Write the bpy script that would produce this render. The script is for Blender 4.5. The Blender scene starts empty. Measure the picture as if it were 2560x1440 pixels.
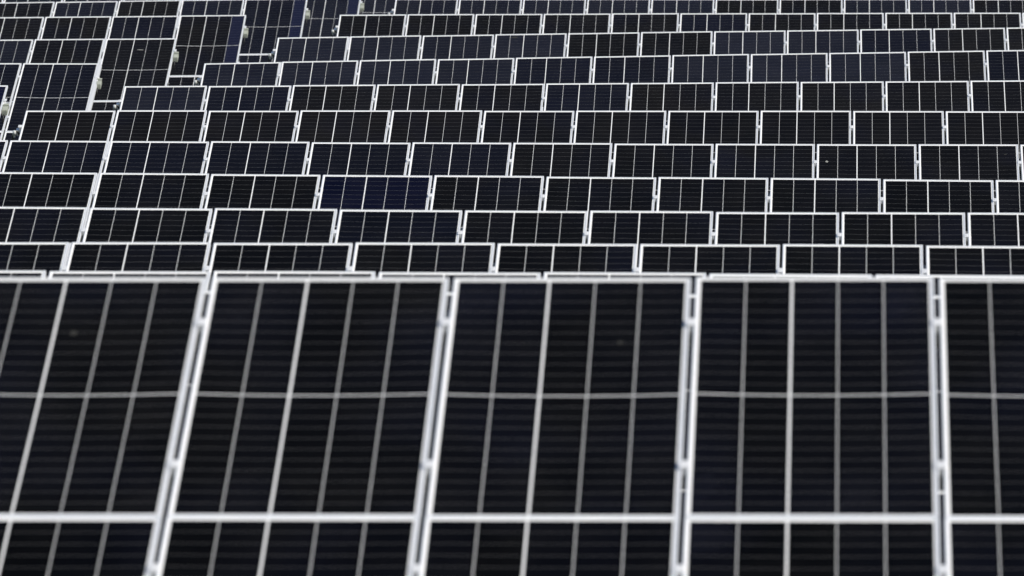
import bpy, bmesh, math, random
from mathutils import Vector, Matrix

random.seed(7)
scene = bpy.context.scene
COL = scene.collection
R = math.radians

# ------------------------------------------------------------------ numbers
PSI = R(2.8)                       # rows run almost square to the view
EX, EY = math.cos(PSI), -math.sin(PSI)
PITCH = 1.118                      # panel width + gap along a row
PW, PL = 1.093, 2.384              # one panel
TIER = 0.007                       # gap between upper and lower tier
SLOPE_LEN = 2 * PL + TIER
CLAMPS = (0.48, 1.90)              # purlin lines, metres below a panel's top edge

# block: row, side, X0, Y0, z0, z1, z2, first gap, last gap, tilt
BLOCKS = [
    (0, 'R', -1.398, 32.359, 2.581, 0.00214, 0.0, -1, 4, 23.1),
    ('h', 'R', -2.900, 39.809, 2.184, -0.00334, -0.000211, -1, 6, 23.1),
    (1, 'R', -3.147, 47.402, 1.966, -0.00038, -0.000305, -1, 6, 23.1),
    (2, 'R', -3.475, 55.049, 1.861, 0.00116, -0.000388, -1, 7, 23.0),
    (3, 'R', -3.782, 62.533, 1.882, -0.00604, 0.000195, -1, 8, 23.0),
    (4, 'R', -4.136, 70.023, 1.973, -0.00538, -0.000109, -1, 9, 23.0),
    (5, 'R', -5.580, 77.672, 2.116, -0.00535, 0.000196, -1, 11, 23.0),
    (6, 'R', -5.933, 85.268, 2.294, 0.00094, -0.000049, 0, 11, 23.0),
    (7, 'R', -5.143, 92.744, 2.462, 0.00771, -0.000011, 0, 11, 23.1),
    (8, 'R', -4.422, 100.344, 2.668, 0.01885, -0.000181, 0, 11, 23.1),
    (9, 'R', -3.615, 107.703, 2.961, 0.01704, -0.000249, 0, 11, 23.0),
    (10, 'R', -2.838, 115.064, 3.267, 0.00588, -0.000229, 0, 11, 23.8),
    (11, 'R', -2.044, 122.455, 3.496, 0.00020, 0.0, 0, 10, 23.4),
    (12, 'R', -1.250, 130.050, 3.600, 0.0, 0.0, 0, 9, 23.6),
    (7, 'L', -6.721, 93.527, 2.462, -0.00368, 0.0, -1, 0, 23.1),
    (8, 'L', -5.972, 101.343, 2.652, -0.00134, 0.0, -2, 0, 23.1),
    (9, 'L', -5.202, 108.869, 2.942, 0.00829, 0.0, -3, 0, 22.8),
    (10, 'L', -4.386, 115.818, 3.258, 0.00924, 0.0, -4, 0, 23.9),
    (11, 'L', -3.583, 123.235, 3.504, 0.01216, -0.000286, -5, 0, 23.3),
    (12, 'L', -2.799, 131.149, 3.599, 0.00125, 0.0, -7, 0, 24.0),
    (13, 'L', -2.002, 138.628, 3.671, 0.00012, 0.0, -8, 0, 24.3),
]

FIRST = {(b[0], b[1]): b[7] for b in BLOCKS}
# every table runs on past the edges of the photograph
BLOCKS = [b[:7] + (b[7] - (1 if b[1] == 'L' or b[0] == 'h' or b[0] < 6 else 0), b[8] + (1 if b[1] == 'R' else 0), b[9]) for b in BLOCKS]

# tone of each panel's cells, left to right, as the photograph shows them
TONES = {
    (0, 'R'): 'kkkkk', ('h', 'R'): 'n' * 7, (1, 'R'): 'nnnnnnn', (2, 'R'): 'kkkkkkkk',
    (3, 'R'): 'kkknkkkkk', (4, 'R'): 'kkkdkkkkkk', (5, 'R'): 'nnnnnnkkkkkk',
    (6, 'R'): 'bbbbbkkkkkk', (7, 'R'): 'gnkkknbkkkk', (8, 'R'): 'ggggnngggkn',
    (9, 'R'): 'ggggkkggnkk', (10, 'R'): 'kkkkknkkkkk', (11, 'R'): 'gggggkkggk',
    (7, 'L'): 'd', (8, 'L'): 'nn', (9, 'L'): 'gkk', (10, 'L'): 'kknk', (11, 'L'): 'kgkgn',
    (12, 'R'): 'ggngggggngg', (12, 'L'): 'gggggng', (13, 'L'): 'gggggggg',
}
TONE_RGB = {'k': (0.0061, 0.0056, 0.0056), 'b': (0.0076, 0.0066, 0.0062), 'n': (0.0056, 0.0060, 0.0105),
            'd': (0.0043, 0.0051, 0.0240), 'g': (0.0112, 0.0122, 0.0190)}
TONE_WORD = {'k': 'near-black', 'b': 'brownish-black', 'n': 'navy-black', 'd': 'deep-blue', 'g': 'blue-grey'}
ORD = ['', 'first', 'second', 'third', 'fourth', 'fifth', 'sixth', 'seventh', 'eighth', 'ninth', 'tenth',
       'eleventh', 'twelfth', 'thirteenth', 'fourteenth']

# ------------------------------------------------------------------ materials
def new_mat(name):
    m = bpy.data.materials.new(name)
    m.use_nodes = True
    nt = m.node_tree
    return m, nt, nt.nodes['Principled BSDF']

def N(nt, kind, **kw):
    n = nt.nodes.new(kind)
    for k, v in kw.items():
        setattr(n, k, v)
    return n

def cell_material(name, boost=None):
    m, nt, p = new_mat(name)
    L = nt.links.new
    info = N(nt, 'ShaderNodeObjectInfo')
    att = N(nt, 'ShaderNodeAttribute', attribute_name='cell_id')
    comb = N(nt, 'ShaderNodeVectorMath', operation='ADD')
    rnd = N(nt, 'ShaderNodeVectorMath', operation='SCALE')
    rnd.inputs[0].default_value = (91.7, 37.3, 53.1)
    L(info.outputs['Random'], rnd.inputs['Scale'])
    L(att.outputs['Vector'], comb.inputs[0]); L(rnd.outputs[0], comb.inputs[1])
    wn = N(nt, 'ShaderNodeTexWhiteNoise', noise_dimensions='3D')
    L(comb.outputs[0], wn.inputs['Vector'])
    # per cell column: same id.x, so a column drifts towards blue as a whole
    sep = N(nt, 'ShaderNodeSeparateXYZ'); L(comb.outputs[0], sep.inputs[0])
    wc = N(nt, 'ShaderNodeTexWhiteNoise', noise_dimensions='1D'); L(sep.outputs['X'], wc.inputs['W'])
    mr = N(nt, 'ShaderNodeMapRange'); mr.inputs['To Min'].default_value = 0.90; mr.inputs['To Max'].default_value = 1.12
    L(wn.outputs['Value'], mr.inputs['Value'])
    mc = N(nt, 'ShaderNodeMapRange'); mc.inputs['From Min'].default_value = 0.3
    mc.inputs['To Min'].default_value = 0.0; mc.inputs['To Max'].default_value = 0.20
    L(wc.outputs['Value'], mc.inputs['Value'])
    # soft drift of the anti-reflective coating towards blue across a panel
    tco = N(nt, 'ShaderNodeTexCoord')
    ofs = N(nt, 'ShaderNodeVectorMath', operation='ADD')
    L(tco.outputs['Object'], ofs.inputs[0]); L(rnd.outputs[0], ofs.inputs[1])
    nz = N(nt, 'ShaderNodeTexNoise'); nz.inputs['Scale'].default_value = 1.1; nz.inputs['Detail'].default_value = 1
    L(ofs.outputs[0], nz.inputs['Vector'])
    mz = N(nt, 'ShaderNodeMapRange'); mz.inputs['From Min'].default_value = 0.5; mz.inputs['From Max'].default_value = 0.75
    mz.inputs['To Min'].default_value = 0.0; mz.inputs['To Max'].default_value = 0.34
    L(nz.outputs[0], mz.inputs['Value'])
    addb = N(nt, 'ShaderNodeMath', operation='ADD', use_clamp=True)
    L(mc.outputs[0], addb.inputs[0]); L(mz.outputs[0], addb.inputs[1])
    mix = N(nt, 'ShaderNodeMix', data_type='RGBA', blend_type='MIX')
    mix.inputs[7].default_value = (0.0052, 0.0058, 0.0132, 1)
    L(addb.outputs[0], mix.inputs[0]); L(info.outputs['Color'], mix.inputs[6])
    sc_ = N(nt, 'ShaderNodeVectorMath', operation='SCALE')
    L(mix.outputs[2], sc_.inputs[0]); L(mr.outputs[0], sc_.inputs['Scale'])
    out = sc_.outputs[0]
    # thin uneven film of dust on the glass
    tc = N(nt, 'ShaderNodeTexCoord')
    off = N(nt, 'ShaderNodeVectorMath', operation='ADD')
    L(tc.outputs['Object'], off.inputs[0]); L(rnd.outputs[0], off.inputs[1])
    no = N(nt, 'ShaderNodeTexNoise'); no.inputs['Scale'].default_value = 2.6; no.inputs['Detail'].default_value = 5
    L(off.outputs[0], no.inputs['Vector'])
    dm = N(nt, 'ShaderNodeMapRange'); dm.inputs['From Min'].default_value = 0.4; dm.inputs['From Max'].default_value = 0.8
    dm.inputs['To Min'].default_value = 0.0; dm.inputs['To Max'].default_value = 0.006
    L(no.outputs[0], dm.inputs['Value'])
    dust = N(nt, 'ShaderNodeMix', data_type='RGBA', blend_type='MIX')
    dust.inputs[7].default_value = (0.5, 0.47, 0.42, 1)
    L(dm.outputs[0], dust.inputs[0]); L(out, dust.inputs[6])
    if boost:
        mb = N(nt, 'ShaderNodeMix', data_type='RGBA', blend_type='MIX')
        mb.inputs[0].default_value = 0.6; mb.inputs[7].default_value = (*boost, 1)
        L(dust.outputs[2], mb.inputs[6]); L(mb.outputs[2], p.inputs['Base Color'])
    else:
        L(dust.outputs[2], p.inputs['Base Color'])
    p.inputs['Roughness'].default_value = 0.22
    p.inputs['Specular IOR Level'].default_value = 0.022
    return m

def noisy_mat(name, c1, c2, scale, rough, metal=0.0, spec=0.5, rough_var=0.1, bump=0.0):
    m, nt, p = new_mat(name)
    L = nt.links.new
    tc = N(nt, 'ShaderNodeTexCoord')
    info = N(nt, 'ShaderNodeObjectInfo')
    rs = N(nt, 'ShaderNodeVectorMath', operation='SCALE'); rs.inputs[0].default_value = (31.3, 17.9, 53.3)
    L(info.outputs['Random'], rs.inputs['Scale'])
    ad = N(nt, 'ShaderNodeVectorMath', operation='ADD')
    L(tc.outputs['Object'], ad.inputs[0]); L(rs.outputs[0], ad.inputs[1])
    no = N(nt, 'ShaderNodeTexNoise'); no.inputs['Scale'].default_value = scale; no.inputs['Detail'].default_value = 6
    L(ad.outputs[0], no.inputs['Vector'])
    mx = N(nt, 'ShaderNodeMix', data_type='RGBA')
    mx.inputs[6].default_value = (*c1, 1); mx.inputs[7].default_value = (*c2, 1)
    mp = N(nt, 'ShaderNodeMapRange'); mp.inputs['From Min'].default_value = 0.3; mp.inputs['From Max'].default_value = 0.7
    L(no.outputs[0], mp.inputs['Value']); L(mp.outputs[0], mx.inputs[0]); L(mx.outputs[2], p.inputs['Base Color'])
    rr = N(nt, 'ShaderNodeMapRange'); rr.inputs['To Min'].default_value = rough - rough_var; rr.inputs['To Max'].default_value = rough + rough_var
    L(no.outputs[0], rr.inputs['Value']); L(rr.outputs[0], p.inputs['Roughness'])
    p.inputs['Metallic'].default_value = metal
    p.inputs['Specular IOR Level'].default_value = spec
    if bump:
        b = N(nt, 'ShaderNodeBump'); b.inputs['Strength'].default_value = bump
        L(no.outputs[0], b.inputs['Height']); L(b.outputs[0], p.inputs['Normal'])
    return m

M_CELL = cell_material('solar_cell')
M_CELL_BLUE = cell_material('solar_cell_bluer', (0.013, 0.016, 0.045))
M_BACK = noisy_mat('white_backsheet', (0.79, 0.79, 0.785), (0.84, 0.84, 0.83), 3.0, 0.3, spec=0.12)
M_THIN = noisy_mat('cell_joint', (0.072, 0.072, 0.072), (0.100, 0.098, 0.096), 9.0, 0.3, spec=0.07)
M_ALU = noisy_mat('anodised_aluminium', (0.755, 0.78, 0.82), (0.83, 0.84, 0.855), 5.0, 0.42, metal=0.25, spec=0.5)
M_CLAMP = noisy_mat('bright_aluminium', (0.80, 0.81, 0.82), (0.86, 0.86, 0.86), 12.0, 0.4, metal=0.3)
M_GALV = noisy_mat('galvanised_steel', (0.34, 0.36, 0.38), (0.50, 0.51, 0.53), 22.0, 0.48, metal=0.45)
M_BOX = noisy_mat('pale_green_grey_paint', (0.33, 0.35, 0.295), (0.41, 0.43, 0.36), 14.0, 0.5)
M_BOXDARK = noisy_mat('grey_green_trim', (0.26, 0.28, 0.24), (0.34, 0.36, 0.31), 20.0, 0.5)
M_BLACK = noisy_mat('black_cable_rubber', (0.012, 0.012, 0.012), (0.025, 0.025, 0.025), 30.0, 0.55)
M_PLUG = noisy_mat('pale_grey_plastic', (0.50, 0.52, 0.52), (0.62, 0.64, 0.63), 30.0, 0.45)
M_DROP = noisy_mat('bird_lime', (0.16, 0.16, 0.15), (0.34, 0.34, 0.31), 60.0, 0.8)
M_DROP_FAINT = noisy_mat('faint_dust_mark', (0.018, 0.018, 0.017), (0.045, 0.045, 0.04), 60.0, 0.8, spec=0.1)

def ground_mat():
    m, nt, p = new_mat('dry_grass_soil')
    L = nt.links.new
    tc = N(nt, 'ShaderNodeTexCoord')
    n1 = N(nt, 'ShaderNodeTexNoise'); n1.inputs['Scale'].default_value = 0.35; n1.inputs['Detail'].default_value = 8
    n2 = N(nt, 'ShaderNodeTexNoise'); n2.inputs['Scale'].default_value = 9.0; n2.inputs['Detail'].default_value = 8
    L(tc.outputs['Object'], n1.inputs['Vector']); L(tc.outputs['Object'], n2.inputs['Vector'])
    r1 = N(nt, 'ShaderNodeValToRGB')
    r1.color_ramp.elements[0].position = 0.35; r1.color_ramp.elements[0].color = (0.06, 0.075, 0.028, 1)
    r1.color_ramp.elements[1].position = 0.65; r1.color_ramp.elements[1].color = (0.19, 0.155, 0.085, 1)
    L(n1.outputs[0], r1.inputs[0])
    r2 = N(nt, 'ShaderNodeValToRGB')
    r2.color_ramp.elements[0].position = 0.3; r2.color_ramp.elements[0].color = (0.45, 0.45, 0.42, 1)
    r2.color_ramp.elements[1].position = 0.75; r2.color_ramp.elements[1].color = (1.0, 1.0, 0.95, 1)
    L(n2.outputs[0], r2.inputs[0])
    mu = N(nt, 'ShaderNodeMix', data_type='RGBA', blend_type='MULTIPLY'); mu.inputs[0].default_value = 1
    L(r1.outputs[0], mu.inputs[6]); L(r2.outputs[0], mu.inputs[7]); L(mu.outputs[2], p.inputs['Base Color'])
    b = N(nt, 'ShaderNodeBump'); b.inputs['Strength'].default_value = 0.8; b.inputs['Distance'].default_value = 0.06
    L(n2.outputs[0], b.inputs['Height']); L(b.outputs[0], p.inputs['Normal'])
    p.inputs['Roughness'].default_value = 0.95
    return m
M_GROUND = ground_mat()

# ------------------------------------------------------------------ mesh helpers
def mesh(name, bm, mats, smooth=False):
    me = bpy.data.meshes.new(name)
    bm.normal_update()
    bm.to_mesh(me); bm.free()
    for m in (mats if isinstance(mats, (list, tuple)) else [mats]):
        me.materials.append(m)
    if smooth:
        for f in me.polygons:
            f.use_smooth = True
    return me

def obj(name, me, parent=None, matrix=None):
    o = bpy.data.objects.new(name, me)
    COL.objects.link(o)
    if parent is not None:
        o.parent = parent
    if matrix is not None:
        o.matrix_local = matrix
    return o

def tag(o, label, cat, group=None):
    o['label'] = label; o['category'] = cat
    if group:
        o['group'] = group
    return o

def box(bm, lo, hi, bevel=0.0):
    vs = [bm.verts.new((x, y, z)) for z in (lo[2], hi[2]) for y in (lo[1], hi[1]) for x in (lo[0], hi[0])]
    fs = []
    for q in ((0, 2, 3, 1), (4, 5, 7, 6), (0, 1, 5, 4), (2, 6, 7, 3), (0, 4, 6, 2), (1, 3, 7, 5)):
        fs.append(bm.faces.new([vs[i] for i in q]))
    if bevel:
        es = {e for f in fs for e in f.edges}
        bmesh.ops.bevel(bm, geom=list(es), offset=bevel, segments=2, affect='EDGES', profile=0.6)
    return vs

def tube(bm, pts, r, seg=8):
    rings = []
    for k, p in enumerate(pts):
        a = pts[max(k - 1, 0)]; b = pts[min(k + 1, len(pts) - 1)]
        d = (Vector(b) - Vector(a)).normalized()
        u = d.orthogonal().normalized() if k == 0 else (u - d * u.dot(d)).normalized()
        v = d.cross(u)
        rings.append([bm.verts.new(Vector(p) + r * (math.cos(2 * math.pi * s / seg) * u + math.sin(2 * math.pi * s / seg) * v)) for s in range(seg)])
    for A, B in zip(rings, rings[1:]):
        for s in range(seg):
            bm.faces.new((A[s], A[(s + 1) % seg], B[(s + 1) % seg], B[s]))
    bm.faces.new(list(reversed(rings[0]))); bm.faces.new(rings[-1])

# ------------------------------------------------------------------ one panel (x across, y up the slope, z out of the glass)
def make_frame():
    bm = bmesh.new()
    prof = [(0.0, -0.0355), (0.0, -0.0028), (0.0028, 0.0), (0.0108, 0.0), (0.0118, -0.0008), (0.0118, -0.0105),
            (0.0018, -0.0105), (0.0018, -0.0335), (0.028, -0.0335), (0.028, -0.0355)]
    corners = [(-PW / 2, 0, 1, 1), (PW / 2, 0, -1, 1), (PW / 2, PL, -1, -1), (-PW / 2, PL, 1, -1)]
    rings = [[bm.verts.new((cx + sx * u, cy + sy * u, w)) for u, w in prof] for cx, cy, sx, sy in corners]
    n = len(prof)
    for k in range(4):
        A, B = rings[k], rings[(k + 1) % 4]
        for i in range(n):
            bm.faces.new((A[i], B[i], B[(i + 1) % n], A[(i + 1) % n]))
    bmesh.ops.recalc_face_normals(bm, faces=bm.faces)
    return mesh('panel_frame', bm, M_ALU)

def sag(x, y):
    # the laminate hangs about a centimetre in the middle of its frame
    return -0.0058 - 0.0095 * (1 - (2 * x / PW) ** 2) * math.sin(math.pi * min(max(y / PL, 0), 1))

def make_cells(blue_col=False):
    bm = bmesh.new()
    lay = bm.faces.layers.int  # material index is enough; ids go to a face attribute afterwards
    mx, my = 0.0235, 0.029                     # white margin: from the panel's edge to the cells
    gaps = [0.0030, 0.0096, 0.0030, 0.0030]       # between the five cell columns (the second is the broad one)
    cw = (PW - 2 * mx - sum(gaps)) / 5
    xs = [(-PW / 2 + 0.010, -PW / 2 + mx, 1, -1)]
    x = -PW / 2 + mx
    for c in range(5):
        xs.append((x, x + cw, 0, c)); x += cw
        if c < 4:
            xs.append((x, x + gaps[c], 1, -1)); x += gaps[c]
    xs.append((x, PW / 2 - 0.010, 1, -1))
    mid, thin = 0.0080, 0.0027
    ch = (PL - 2 * my - mid - 20 * thin) / 22
    ys = [(0.010, my, 1, -1)]
    y = my
    for r in range(22):
        ys.append((y, y + ch, 0, r)); y += ch
        if r == 10:
            ys.append((y, y + mid, 1, -1)); y += mid
        elif r < 21:
            ys.append((y, y + thin, 2, -1)); y += thin
    ys.append((y, PL - 0.010, 1, -1))
    xe = [a[0] for a in xs] + [xs[-1][1]]
    ye = [a[0] for a in ys] + [ys[-1][1]]
    V = [[bm.verts.new((xx, yy, sag(xx, yy))) for xx in xe] for yy in ye]
    ids = []
    for j, (_, _, ky, r) in enumerate(ys):
        for i, (_, _, kx, c) in enumerate(xs):
            f = bm.faces.new((V[j][i], V[j][i + 1], V[j + 1][i + 1], V[j + 1][i]))
            if kx == 1 or ky == 1:
                f.material_index = 1; ids.append((0, 0, 0))
            elif ky == 2:
                f.material_index = 2; ids.append((0, 0, 0))
            else:
                f.material_index = 3 if (blue_col and c == 4) else 0
                ids.append((c * 1.37, c * 0.71 + r // 3 * 2.3, r * 0.0))
    me = mesh('panel_cells', bm, [M_CELL, M_BACK, M_THIN, M_CELL_BLUE])
    at = me.attributes.new('cell_id', 'FLOAT_VECTOR', 'FACE')
    for k, v in enumerate(ids):
        at.data[k].vector = v
    return me

ME_FRAME = make_frame()
ME_CELLS = make_cells()
ME_CELLS_BLUE = make_cells(True)

def make_clamp():
    bm = bmesh.new()
    box(bm, (-0.024, -0.036, 0.0033), (0.024, 0.036, 0.0058), 0.0010)
    box(bm, (-0.0072, -0.035, -0.036), (0.0072, 0.035, 0.0031))
    ret = bmesh.ops.create_cone(bm, cap_ends=True, segments=6, radius1=0.006, radius2=0.006, depth=0.005)
    bmesh.ops.translate(bm, verts=ret['verts'], vec=(0, 0, 0.0084))
    return mesh('mid_clamp', bm, M_CLAMP)
ME_CLAMP = make_clamp()

def blob(rx, ry, seed, mat):
    rr = random.Random(seed)
    bm = bmesh.new()
    n = 18
    top = []; low = []
    for k in range(n):
        a = 2 * math.pi * k / n
        q = 0.75 + 0.45 * rr.random()
        low.append(bm.verts.new((rx * q * math.cos(a), ry * q * math.sin(a), 0)))
        top.append(bm.verts.new((0.6 * rx * q * math.cos(a), 0.6 * ry * q * math.sin(a), 0.0012)))
    c = bm.verts.new((0, 0, 0.0018))
    for k in range(n):
        bm.faces.new((low[k], low[(k + 1) % n], top[(k + 1) % n], top[k]))
        bm.faces.new((top[k], top[(k + 1) % n], c))
    return mesh('bird_dropping', bm, mat, True)

# ------------------------------------------------------------------ placing
def frame_at(blk, i, half=True):
    """node i (gap) of a block's top edge, in the world"""
    X0, Y0, z0, z1, z2 = blk[2:7]
    s = i * PITCH
    return Vector((X0 + s * EX, Y0 + s * EY, z0 + z1 * s + z2 * s * s))

def panel_matrix(blk, i):
    A, B = frame_at(blk, i), frame_at(blk, i + 1)
    e = (B - A).normalized()
    t = R(blk[9])
    uh = Vector((math.sin(PSI) * math.cos(t), math.cos(PSI) * math.cos(t), math.sin(t)))
    u = (uh - e * uh.dot(e)).normalized()
    n = e.cross(u)
    return (A + B) / 2, e, u, n

def mat4(o, e, u, n):
    return Matrix(((e.x, u.x, n.x, o.x), (e.y, u.y, n.y, o.y), (e.z, u.z, n.z, o.z), (0, 0, 0, 1)))

GROUND_PTS = []       # (Y, z) pairs for the terrain

DROPS = {  # (row, side, gap): list of (fraction across, metres below top edge, rx, ry, seed, faint)
    (0, 'R', -1): [(0.485, 0.565, 0.018, 0.024, 1, True)],
    (5, 'R', 8): [(0.10, 0.45, 0.015, 0.024, 2, False)],
    (5, 'R', 9): [(0.87, 0.25, 0.018, 0.014, 3, True)],
    (9, 'L', -1): [(0.52, 0.42, 0.055, 0.012, 4, False)],
    (9, 'R', 3): [(0.27, 0.12, 0.05, 0.03, 5, True)],
    (0, 'R', 1): [(0.72, 0.66, 0.014, 0.016, 6, True)],
}
LOWER_SEEN = {(8, 'L', -2), (8, 'L', -1), (9, 'L', -1), (10, 'L', -1), (11, 'L', -1)}

def panel(blk, i, lower, tone):
    row, side = blk[0], blk[1]
    c, e, u, n = panel_matrix(blk, i)
    base = c - u * (PL + (PL + TIER if lower else 0))
    jit = random.Random(hash((str(row), side, i, lower)) & 0xffff if False else sum(map(ord, f'{row}{side}{i}{lower}')) * 7919)
    # panels never sit perfectly true
    base = base + n * jit.uniform(-0.0035, 0.003) + e * jit.uniform(-0.002, 0.002)
    root = bpy.data.objects.new('solar_panel', None)
    COL.objects.link(root)
    root.empty_display_size = 0.2
    root.matrix_world = mat4(base, e, u, n)
    f = obj('frame', ME_FRAME, root)
    blue = side == 'L' and i == -1 and row in (10, 11, 12)
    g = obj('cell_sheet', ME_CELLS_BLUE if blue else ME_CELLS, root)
    k = jit.uniform(0.85, 1.15) * ((0.25 if lower else 0.40) if row == 0 else 0.46 if row in (1, 2, 3, 4) else 0.68 if row in (5, 6) else 0.92)  # light painted into tone: front lower tier dimmed, far rows lifted like haze
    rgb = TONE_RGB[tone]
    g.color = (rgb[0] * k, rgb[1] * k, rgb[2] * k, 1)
    if not lower:
        for fx, dy, rx, ry, sd, faint in DROPS.get((row, side, i), []):
            d = obj('bird_dropping', blob(rx, ry, sd, M_DROP_FAINT if faint else M_DROP), root,
                    Matrix.Translation(((fx - 0.5) * PW, PL - dy, sag((fx - 0.5) * PW, PL - dy) + 0.0012)))
            if not faint:
                d['label'] = 'pale bird dropping dried on the glass'
    return root

def row_name(row):
    return f'{ORD[row + 1]} row up from the bottom'

def panel_label(blk, i, lower, tone, vis):
    row, side = blk[0], blk[1]
    w = TONE_WORD[tone]
    if row == 'h':
        return ('near-black solar panel of the hidden row, glimpsed through slits in the front row',
                'panels of the row hidden behind the front row')
    k = vis.index(i) + 1 if i in vis else 0
    if not k:
        return ('solar panel continuing a row past the edge of the photo', 'panels past the edge of the photo')
    drop = any(not d[5] for d in DROPS.get((row, side, i), []))
    if row == 0:
        t = 'lower' if lower else 'upper'
        cut = ', cut by bottom edge' if lower else ', out of focus'
        return (f'big {w} {t}-tier panel, {ORD[k]} from left in front row{cut}', f'{t} tier panels of the front row')
    if lower:
        if (row, side, i) in LOWER_SEEN:
            pos = 'by the photo\'s left edge' if i == -2 else 'at the aisle end'
            return (f'lower-tier {w} panel {pos} of the {ORD[row + 1]} row up, below the joint', 'lower tier panels showing in the aisle')
        return ('lower-tier solar panel almost wholly hidden behind the row in front', 'lower tier panels hidden by the row in front')
    grp = f'upper tier panels of the {ORD[row + 1]} row'
    if row >= 7:
        kk = i + 1 if side == 'R' else -i
        where = 'right' if side == 'R' else 'left'
        if drop:
            return (f'{w} panel with white dropping, {ORD[kk]} {where} of aisle, {row_name(row)}', grp)
        return (f'{w} solar panel, {ORD[kk]} {where} of the aisle, {row_name(row)}', grp)
    if drop:
        return (f'{w} panel with white dropping, {ORD[k]} from left, {row_name(row)}', grp)
    return (f'{w} solar panel, {ORD[k]} from the left, {row_name(row)}', grp)

# camera numbers are needed to know which panels the frame shows
CAM_Z, DEP, FPX = 4.0, R(2.6), 17500.0
def pix(p):
    v = p - Vector((0, 0, CAM_Z))
    d = v.y * math.cos(DEP) - v.z * math.sin(DEP)
    return 1280 + FPX * v.x / d

RAFTER_AT = {(0, 'R'): (-1, 1, 4), (1, 'R'): (0, 3, 6), (2, 'R'): (0, 3, 6), (3, 'R'): (0, 3, 6), (4, 'R'): (0, 3, 6, 9),
             (5, 'R'): (1, 4, 7, 10)}
GAP_COVER = {(2, 'R'): [(0, 0.44)], (3, 'R'): [(0, 0.44)], (4, 'R'): [(0, 0.44)], (5, 'R'): [(1, 0.44)],
             (9, 'L'): [(-1, 0.44)], (10, 'L'): [(-1, 0.44)], (9, 'R'): [(1, 0.44)], (8, 'R'): [(1, 0.4)]}

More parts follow.
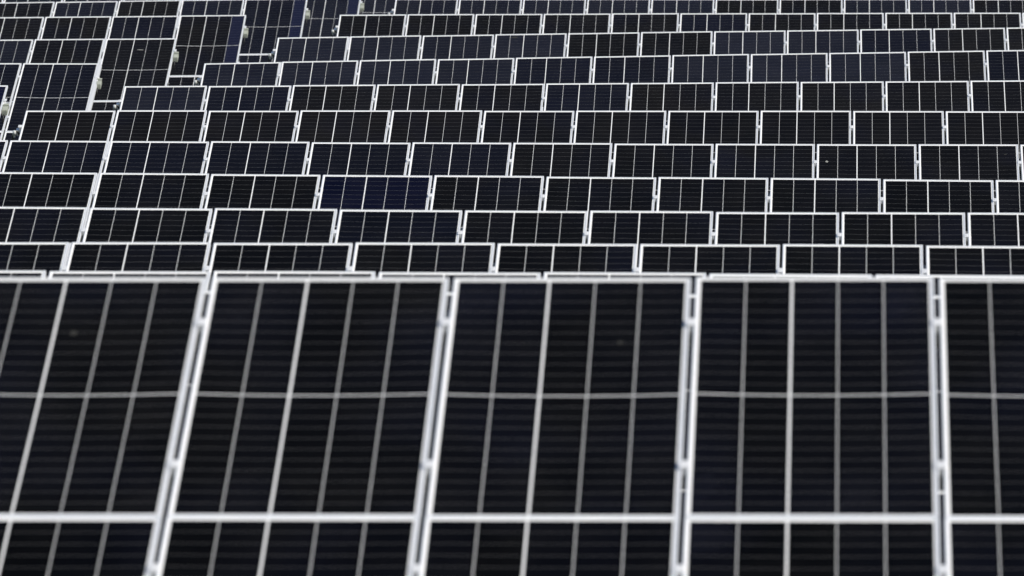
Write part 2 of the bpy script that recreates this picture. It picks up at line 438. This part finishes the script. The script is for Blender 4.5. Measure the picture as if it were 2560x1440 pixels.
def rack(blk):
    row, side, i0, i1 = blk[0], blk[1], blk[7], blk[8]
    mid = (frame_at(blk, i0) + frame_at(blk, i1)) / 2
    root = bpy.data.objects.new('panel_rack', None); COL.objects.link(root)
    gz = mid.z - SLOPE_LEN * math.sin(R(blk[9])) - 0.75
    back = SLOPE_LEN * math.cos(R(blk[9])) / 2
    root.location = (mid.x, mid.y - back, gz)
    inv = Matrix.Translation(-Vector(root.location))
    nodes = []
    for i in range(i0, i1 + 1):
        _, e, u, n = panel_matrix(blk, min(i, i1 - 1))
        nodes.append((frame_at(blk, i), e, u, n))
    # purlins: lipped channels that follow the row
    for tier in (0, 1):
        for cl in CLAMPS:
            q = cl + tier * (PL + TIER)
            bm = bmesh.new()
            prof = [(-0.022, -0.0370), (0.028, -0.0370), (0.028, -0.052), (0.025, -0.052), (0.025, -0.040), (-0.019, -0.040),
                    (-0.019, -0.112), (0.025, -0.112), (0.025, -0.100), (0.028, -0.100), (0.028, -0.115), (-0.022, -0.115)]
            rings = []
            last = len(nodes) - 1
            for k, (P, e, u, n) in enumerate(nodes):
                ext = -0.055 if k == 0 else (0.055 if k == last else 0.0)
                if ext == 0.0 and k not in (0, last):
                    ext = 0.0
                o = P - u * q + e * ext
                rings.append([bm.verts.new(inv @ (o + u * a + n * b)) for a, b in prof])
            m = len(prof)
            for A, B in zip(rings, rings[1:]):
                for s in range(m):
                    bm.faces.new((A[s], B[s], B[(s + 1) % m], A[(s + 1) % m]))
            bm.faces.new(rings[0]); bm.faces.new(list(reversed(rings[-1])))
            bmesh.ops.recalc_face_normals(bm, faces=bm.faces)
            obj('purlin', mesh('purlin', bm, M_GALV), root)
    # rafters and posts
    gaps = RAFTER_AT.get((row, side))
    if gaps is None:
        gaps = sorted({i1 if side == 'L' else i0} | set(range(i0 + 1, i1, 3)))
    for i in gaps:
        if not i0 <= i <= i1:
            continue
        P, e, u, n = nodes[i - i0]
        sh = 0.0
        if i == i0 and side == 'R' and row not in (0,):
            sh = 0.10
        if i == i1 and side == 'L':
            sh = -0.10
        P = P + e * sh
        def loc(a, q, b):
            return inv @ (P + e * a - u * q + n * b)
        bm = bmesh.new()
        prof = [(-0.03, -0.117), (0.03, -0.117), (0.03, -0.121), (-0.026, -0.121), (-0.026, -0.233), (0.03, -0.233), (0.03, -0.237), (-0.03, -0.237)]
        A = [bm.verts.new(loc(a, 0.12, b)) for a, b in prof]
        B = [bm.verts.new(loc(a, SLOPE_LEN - 0.15, b)) for a, b in prof]
        for s in range(len(prof)):
            bm.faces.new((A[s], B[s], B[(s + 1) % len(prof)], A[(s + 1) % len(prof)]))
        bm.faces.new(A); bm.faces.new(list(reversed(B)))
        bmesh.ops.recalc_face_normals(bm, faces=bm.faces)
        obj('rafter', mesh('rafter', bm, M_GALV), root)
        for q in (1.15, 3.65):
            bm = bmesh.new()
            top = loc(0, q, -0.2375)
            hx, hy, tw = 0.05, 0.045, 0.004
            zt, zb = top.z - 0.025, -0.45
            box(bm, (top.x - hx, top.y - hy, zb), (top.x + hx, top.y - hy + tw, zt))
            box(bm, (top.x - hx, top.y + hy - tw, zb), (top.x + hx, top.y + hy, zt))
            box(bm, (top.x - tw / 2, top.y - hy + tw, zb), (top.x + tw / 2, top.y + hy - tw, zt))
            box(bm, (top.x - 0.06, top.y - 0.055, zt), (top.x + 0.06, top.y + 0.055, zt + 0.008))
            obj('post', mesh('post', bm, M_GALV), root)
    # clamps over the gaps
    for i in range(i0, i1 + 1):
        P, e, u, n = nodes[i - i0]
        if (side == 'L' and i == i1) or (side == 'R' and i == i0 and row != 'h' and row >= 6):
            P = P + e * (0.004 if side == 'L' else -0.004)
        for tier in ((0, 1) if row == 0 else (0,)):
            for cl in CLAMPS if (row == 0 or side == 'L') else CLAMPS[:1]:
                o = P - u * (cl + tier * (PL + TIER))
                obj('clamp', ME_CLAMP, root, inv @ mat4(o, e, u, n))
    # pressed strips closing a few gaps from the top edge down to the first clamp
    for i, ln in GAP_COVER.get((row, side), []):
        P, e, u, n = nodes[i - i0]
        bm = bmesh.new()
        box(bm, (-0.0085, -ln, -0.012), (0.0085, -0.004, -0.0035))
        obj('gap_cover', mesh('gap_cover', bm, M_CLAMP), root, inv @ mat4(P, e, u, n))
    if (row, side) == (8, 'L'):
        P, e, u, n = nodes[-1]
        bm = bmesh.new()
        box(bm, (-0.0085, -SLOPE_LEN + 0.02, -0.05), (0.037, -0.02, -0.003), 0.002)
        obj('end_channel', mesh('end_channel', bm, M_CLAMP), root, inv @ mat4(P, e, u, n))
    GROUND_PTS.append((root.location.y, gz))
    return root

for blk in BLOCKS:
    row, side, i0, i1 = blk[0], blk[1], blk[7], blk[8]
    tones = TONES[(row, side)]
    vis = []
    for i in range(i0, i1):
        xa, xb = pix(frame_at(blk, i)), pix(frame_at(blk, i + 1))
        if xb > 12 and xa < 2552 and (row, side) != (12, 'R'):
            vis.append(i)
    for i in range(i0, i1):
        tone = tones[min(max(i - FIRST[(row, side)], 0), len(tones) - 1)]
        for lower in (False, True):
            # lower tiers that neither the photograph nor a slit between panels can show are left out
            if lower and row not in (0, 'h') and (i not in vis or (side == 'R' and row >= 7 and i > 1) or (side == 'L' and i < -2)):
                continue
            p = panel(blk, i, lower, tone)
            lab, grp = panel_label(blk, i, lower, tone, vis)
            tag(p, lab, 'solar panel', grp)
    rk = rack(blk)
    if row == 'h':
        lab = 'galvanised steel rack of the hidden row just behind the front row'
    elif row == 0:
        lab = 'galvanised steel rack with bright clamps under the big front row of panels'
    elif row < 7:
        lab = f'galvanised steel rack with bright clamps under the {row_name(row)}'
    else:
        sd = 'right' if side == 'R' else 'left'
        lab = f'galvanised rack with clamps {sd} of the aisle in the {row_name(row)}'
    tag(rk, lab, 'mounting rack', 'steel racks carrying the rows of panels')

# ------------------------------------------------------------------ electrical boxes at the aisle ends
def make_box():
    body = bmesh.new(); box(body, (0, -0.24, -0.08), (0.072, -0.03, -0.012), 0.003)
    lid = bmesh.new(); box(lid, (0.004, -0.236, -0.0115), (0.069, -0.125, -0.003), 0.002)
    band = bmesh.new(); box(band, (0.004, -0.115, -0.0115), (0.069, -0.088, -0.006), 0.002)
    flange = bmesh.new(); box(flange, (0.006, -0.075, -0.0115), (0.078, -0.034, 0.004), 0.002)
    lug = bmesh.new(); box(lug, (-0.004, -0.029, -0.07), (0.035, 0.045, -0.02), 0.004)
    gland = bmesh.new()
    tube(gland, [(0.03, -0.27, -0.055), (0.03, -0.30, -0.058), (0.028, -0.33, -0.085), (0.02, -0.35, -0.14)], 0.009)
    return [('housing', mesh('box_housing', body, M_BOX)), ('lid', mesh('box_lid', lid, M_BOX)),
            ('vent_band', mesh('box_band', band, M_BOXDARK)), ('flange', mesh('box_flange', flange, M_BOX)),
            ('lug', mesh('box_lug', lug, M_CLAMP)), ('cable', mesh('box_cable', gland, M_BLACK, True))]
BOX_PARTS = make_box()

def make_loop():
    loop = bmesh.new()
    pts = []
    for k in range(23):
        a = -0.5 + 2 * math.pi * k / 22 * 0.93
        pts.append((-0.062 - 0.046 * math.cos(a), -0.02 + 0.01 * math.sin(2 * a), -0.15 + 0.095 * math.sin(a)))
    tube(loop, pts, 0.014)
    plug = bmesh.new()
    tube(plug, [(-0.085, -0.035, -0.040), (-0.085, -0.038, -0.095)], 0.021, 10)
    tube(plug, [(-0.085, -0.037, -0.095), (-0.085, -0.039, -0.130)], 0.013, 10)
    cap = bmesh.new(); box(cap, (-0.062, -0.03, -0.112), (-0.008, 0.034, -0.034), 0.004)
    return [('cable', mesh('loop_cable', loop, M_BLACK, True)), ('plug', mesh('loop_plug', plug, M_PLUG, True)),
            ('end_cap', mesh('purlin_end_cap', cap, M_CLAMP))]
LOOP_PARTS = make_loop()

for blk in BLOCKS:
    row, side = blk[0], blk[1]
    if side == 'L' and 7 <= row <= 12:
        _, e, u, n = panel_matrix(blk, -1)
        P = frame_at(blk, 0) - e * (0.009 if row != 8 else -0.016)
        root = bpy.data.objects.new('junction_box', None); COL.objects.link(root)
        root.matrix_world = mat4(P - u * (0.50 if row > 7 else 0.56), e, u, n)
        for nm, me in BOX_PARTS:
            obj(nm, me, root)
        tag(root, f'pale green-grey electrical box on the aisle end of the {row_name(row)}', 'electrical box',
            'electrical boxes on the aisle ends of the left-hand tables')
    if side == 'R' and row != 'h' and 6 <= row <= 11:
        _, e, u, n = panel_matrix(blk, 0)
        P = frame_at(blk, 0) + e * 0.009
        root = bpy.data.objects.new('cable_loop', None); COL.objects.link(root)
        root.matrix_world = mat4(P - u * CLAMPS[0], e, u, n)
        for nm, me in LOOP_PARTS:
            obj(nm, me, root)
        tag(root, f'dark cable loop with pale plug at the left end of the {ORD[row + 1]} row up', 'cable',
            'cable loops at the left ends of the right-hand tables')

# ------------------------------------------------------------------ ground
def ground():
    pts = sorted(GROUND_PTS)
    ys = [p[0] for p in pts]; zs = [p[1] for p in pts]
    def h(y):
        if y <= ys[0]:
            return zs[0] + (ys[0] - y) * 0.002
        if y >= ys[-1]:
            return zs[-1] - (y - ys[-1]) * 0.004
        for a in range(len(ys) - 1):
            if ys[a] <= y <= ys[a + 1]:
                d = ys[a + 1] - ys[a]
                t = (y - ys[a]) / d if d > 1e-6 else 0
                return zs[a] * (1 - t) + zs[a + 1] * t
    xs_ = [-3000, -900, -300, -120, -60] + [x * 1.5 for x in range(-24, 25)] + [60, 120, 300, 900, 3000]
    ys_ = [-3000, -900, -300, -100, -40] + [y * 1.5 for y in range(-10, 110)] + [185, 220, 300, 600, 1500, 4000]
    bm = bmesh.new()
    rr = random.Random(3)
    V = []
    for y in ys_:
        row = []
        for x in xs_:
            far = abs(x) > 50 or not -20 < y < 180
            row.append(bm.verts.new((x, y, h(min(y, 300)) - 0.02 + (0 if far else rr.uniform(-0.04, 0.03)))))
        V.append(row)
    for a in range(len(ys_) - 1):
        for b in range(len(xs_) - 1):
            bm.faces.new((V[a][b], V[a][b + 1], V[a + 1][b + 1], V[a + 1][b]))
    o = obj('ground', mesh('ground', bm, M_GROUND, True))
    o['kind'] = 'structure'
ground()

# ------------------------------------------------------------------ light
sun_dir = Vector((0.60, -0.45, 0.66)).normalized()
sun = bpy.data.lights.new('sun', 'SUN')
sun.energy = 4.0; sun.angle = R(0.53); sun.color = (1.0, 0.935, 0.83)
so = bpy.data.objects.new('sun', sun); COL.objects.link(so)
so.rotation_euler = (-sun_dir).to_track_quat('-Z', 'Y').to_euler()

world = bpy.data.worlds.new('World'); scene.world = world; world.use_nodes = True
wt = world.node_tree
sky = wt.nodes.new('ShaderNodeTexSky'); sky.sky_type = 'NISHITA'; sky.sun_disc = False
sky.sun_elevation = math.asin(sun_dir.z); sky.sun_rotation = math.atan2(sun_dir.x, sun_dir.y)
sky.altitude = 200; sky.air_density = 1.0; sky.dust_density = 0.8; sky.ozone_density = 1.0
bg = wt.nodes['Background']; wt.links.new(sky.outputs[0], bg.inputs[0]); bg.inputs[1].default_value = 0.10

# ------------------------------------------------------------------ camera
cam = bpy.data.cameras.new('camera')
cam.sensor_width = 36.0; cam.lens = FPX / 2560 * 36.0
cam.clip_start = 0.5; cam.clip_end = 8000
cam.dof.use_dof = True; cam.dof.focus_distance = 84.0; cam.dof.aperture_fstop = 5.7
co = bpy.data.objects.new('camera', cam); COL.objects.link(co)
co.location = (0, 0, CAM_Z); co.rotation_euler = (math.pi / 2 - DEP, 0, 0)
scene.camera = co

scene.view_settings.view_transform = 'Standard'
scene.view_settings.look = 'None'
scene.view_settings.exposure = 0.15
scene.view_settings.gamma = 1.0
scene.render.engine = 'CYCLES'
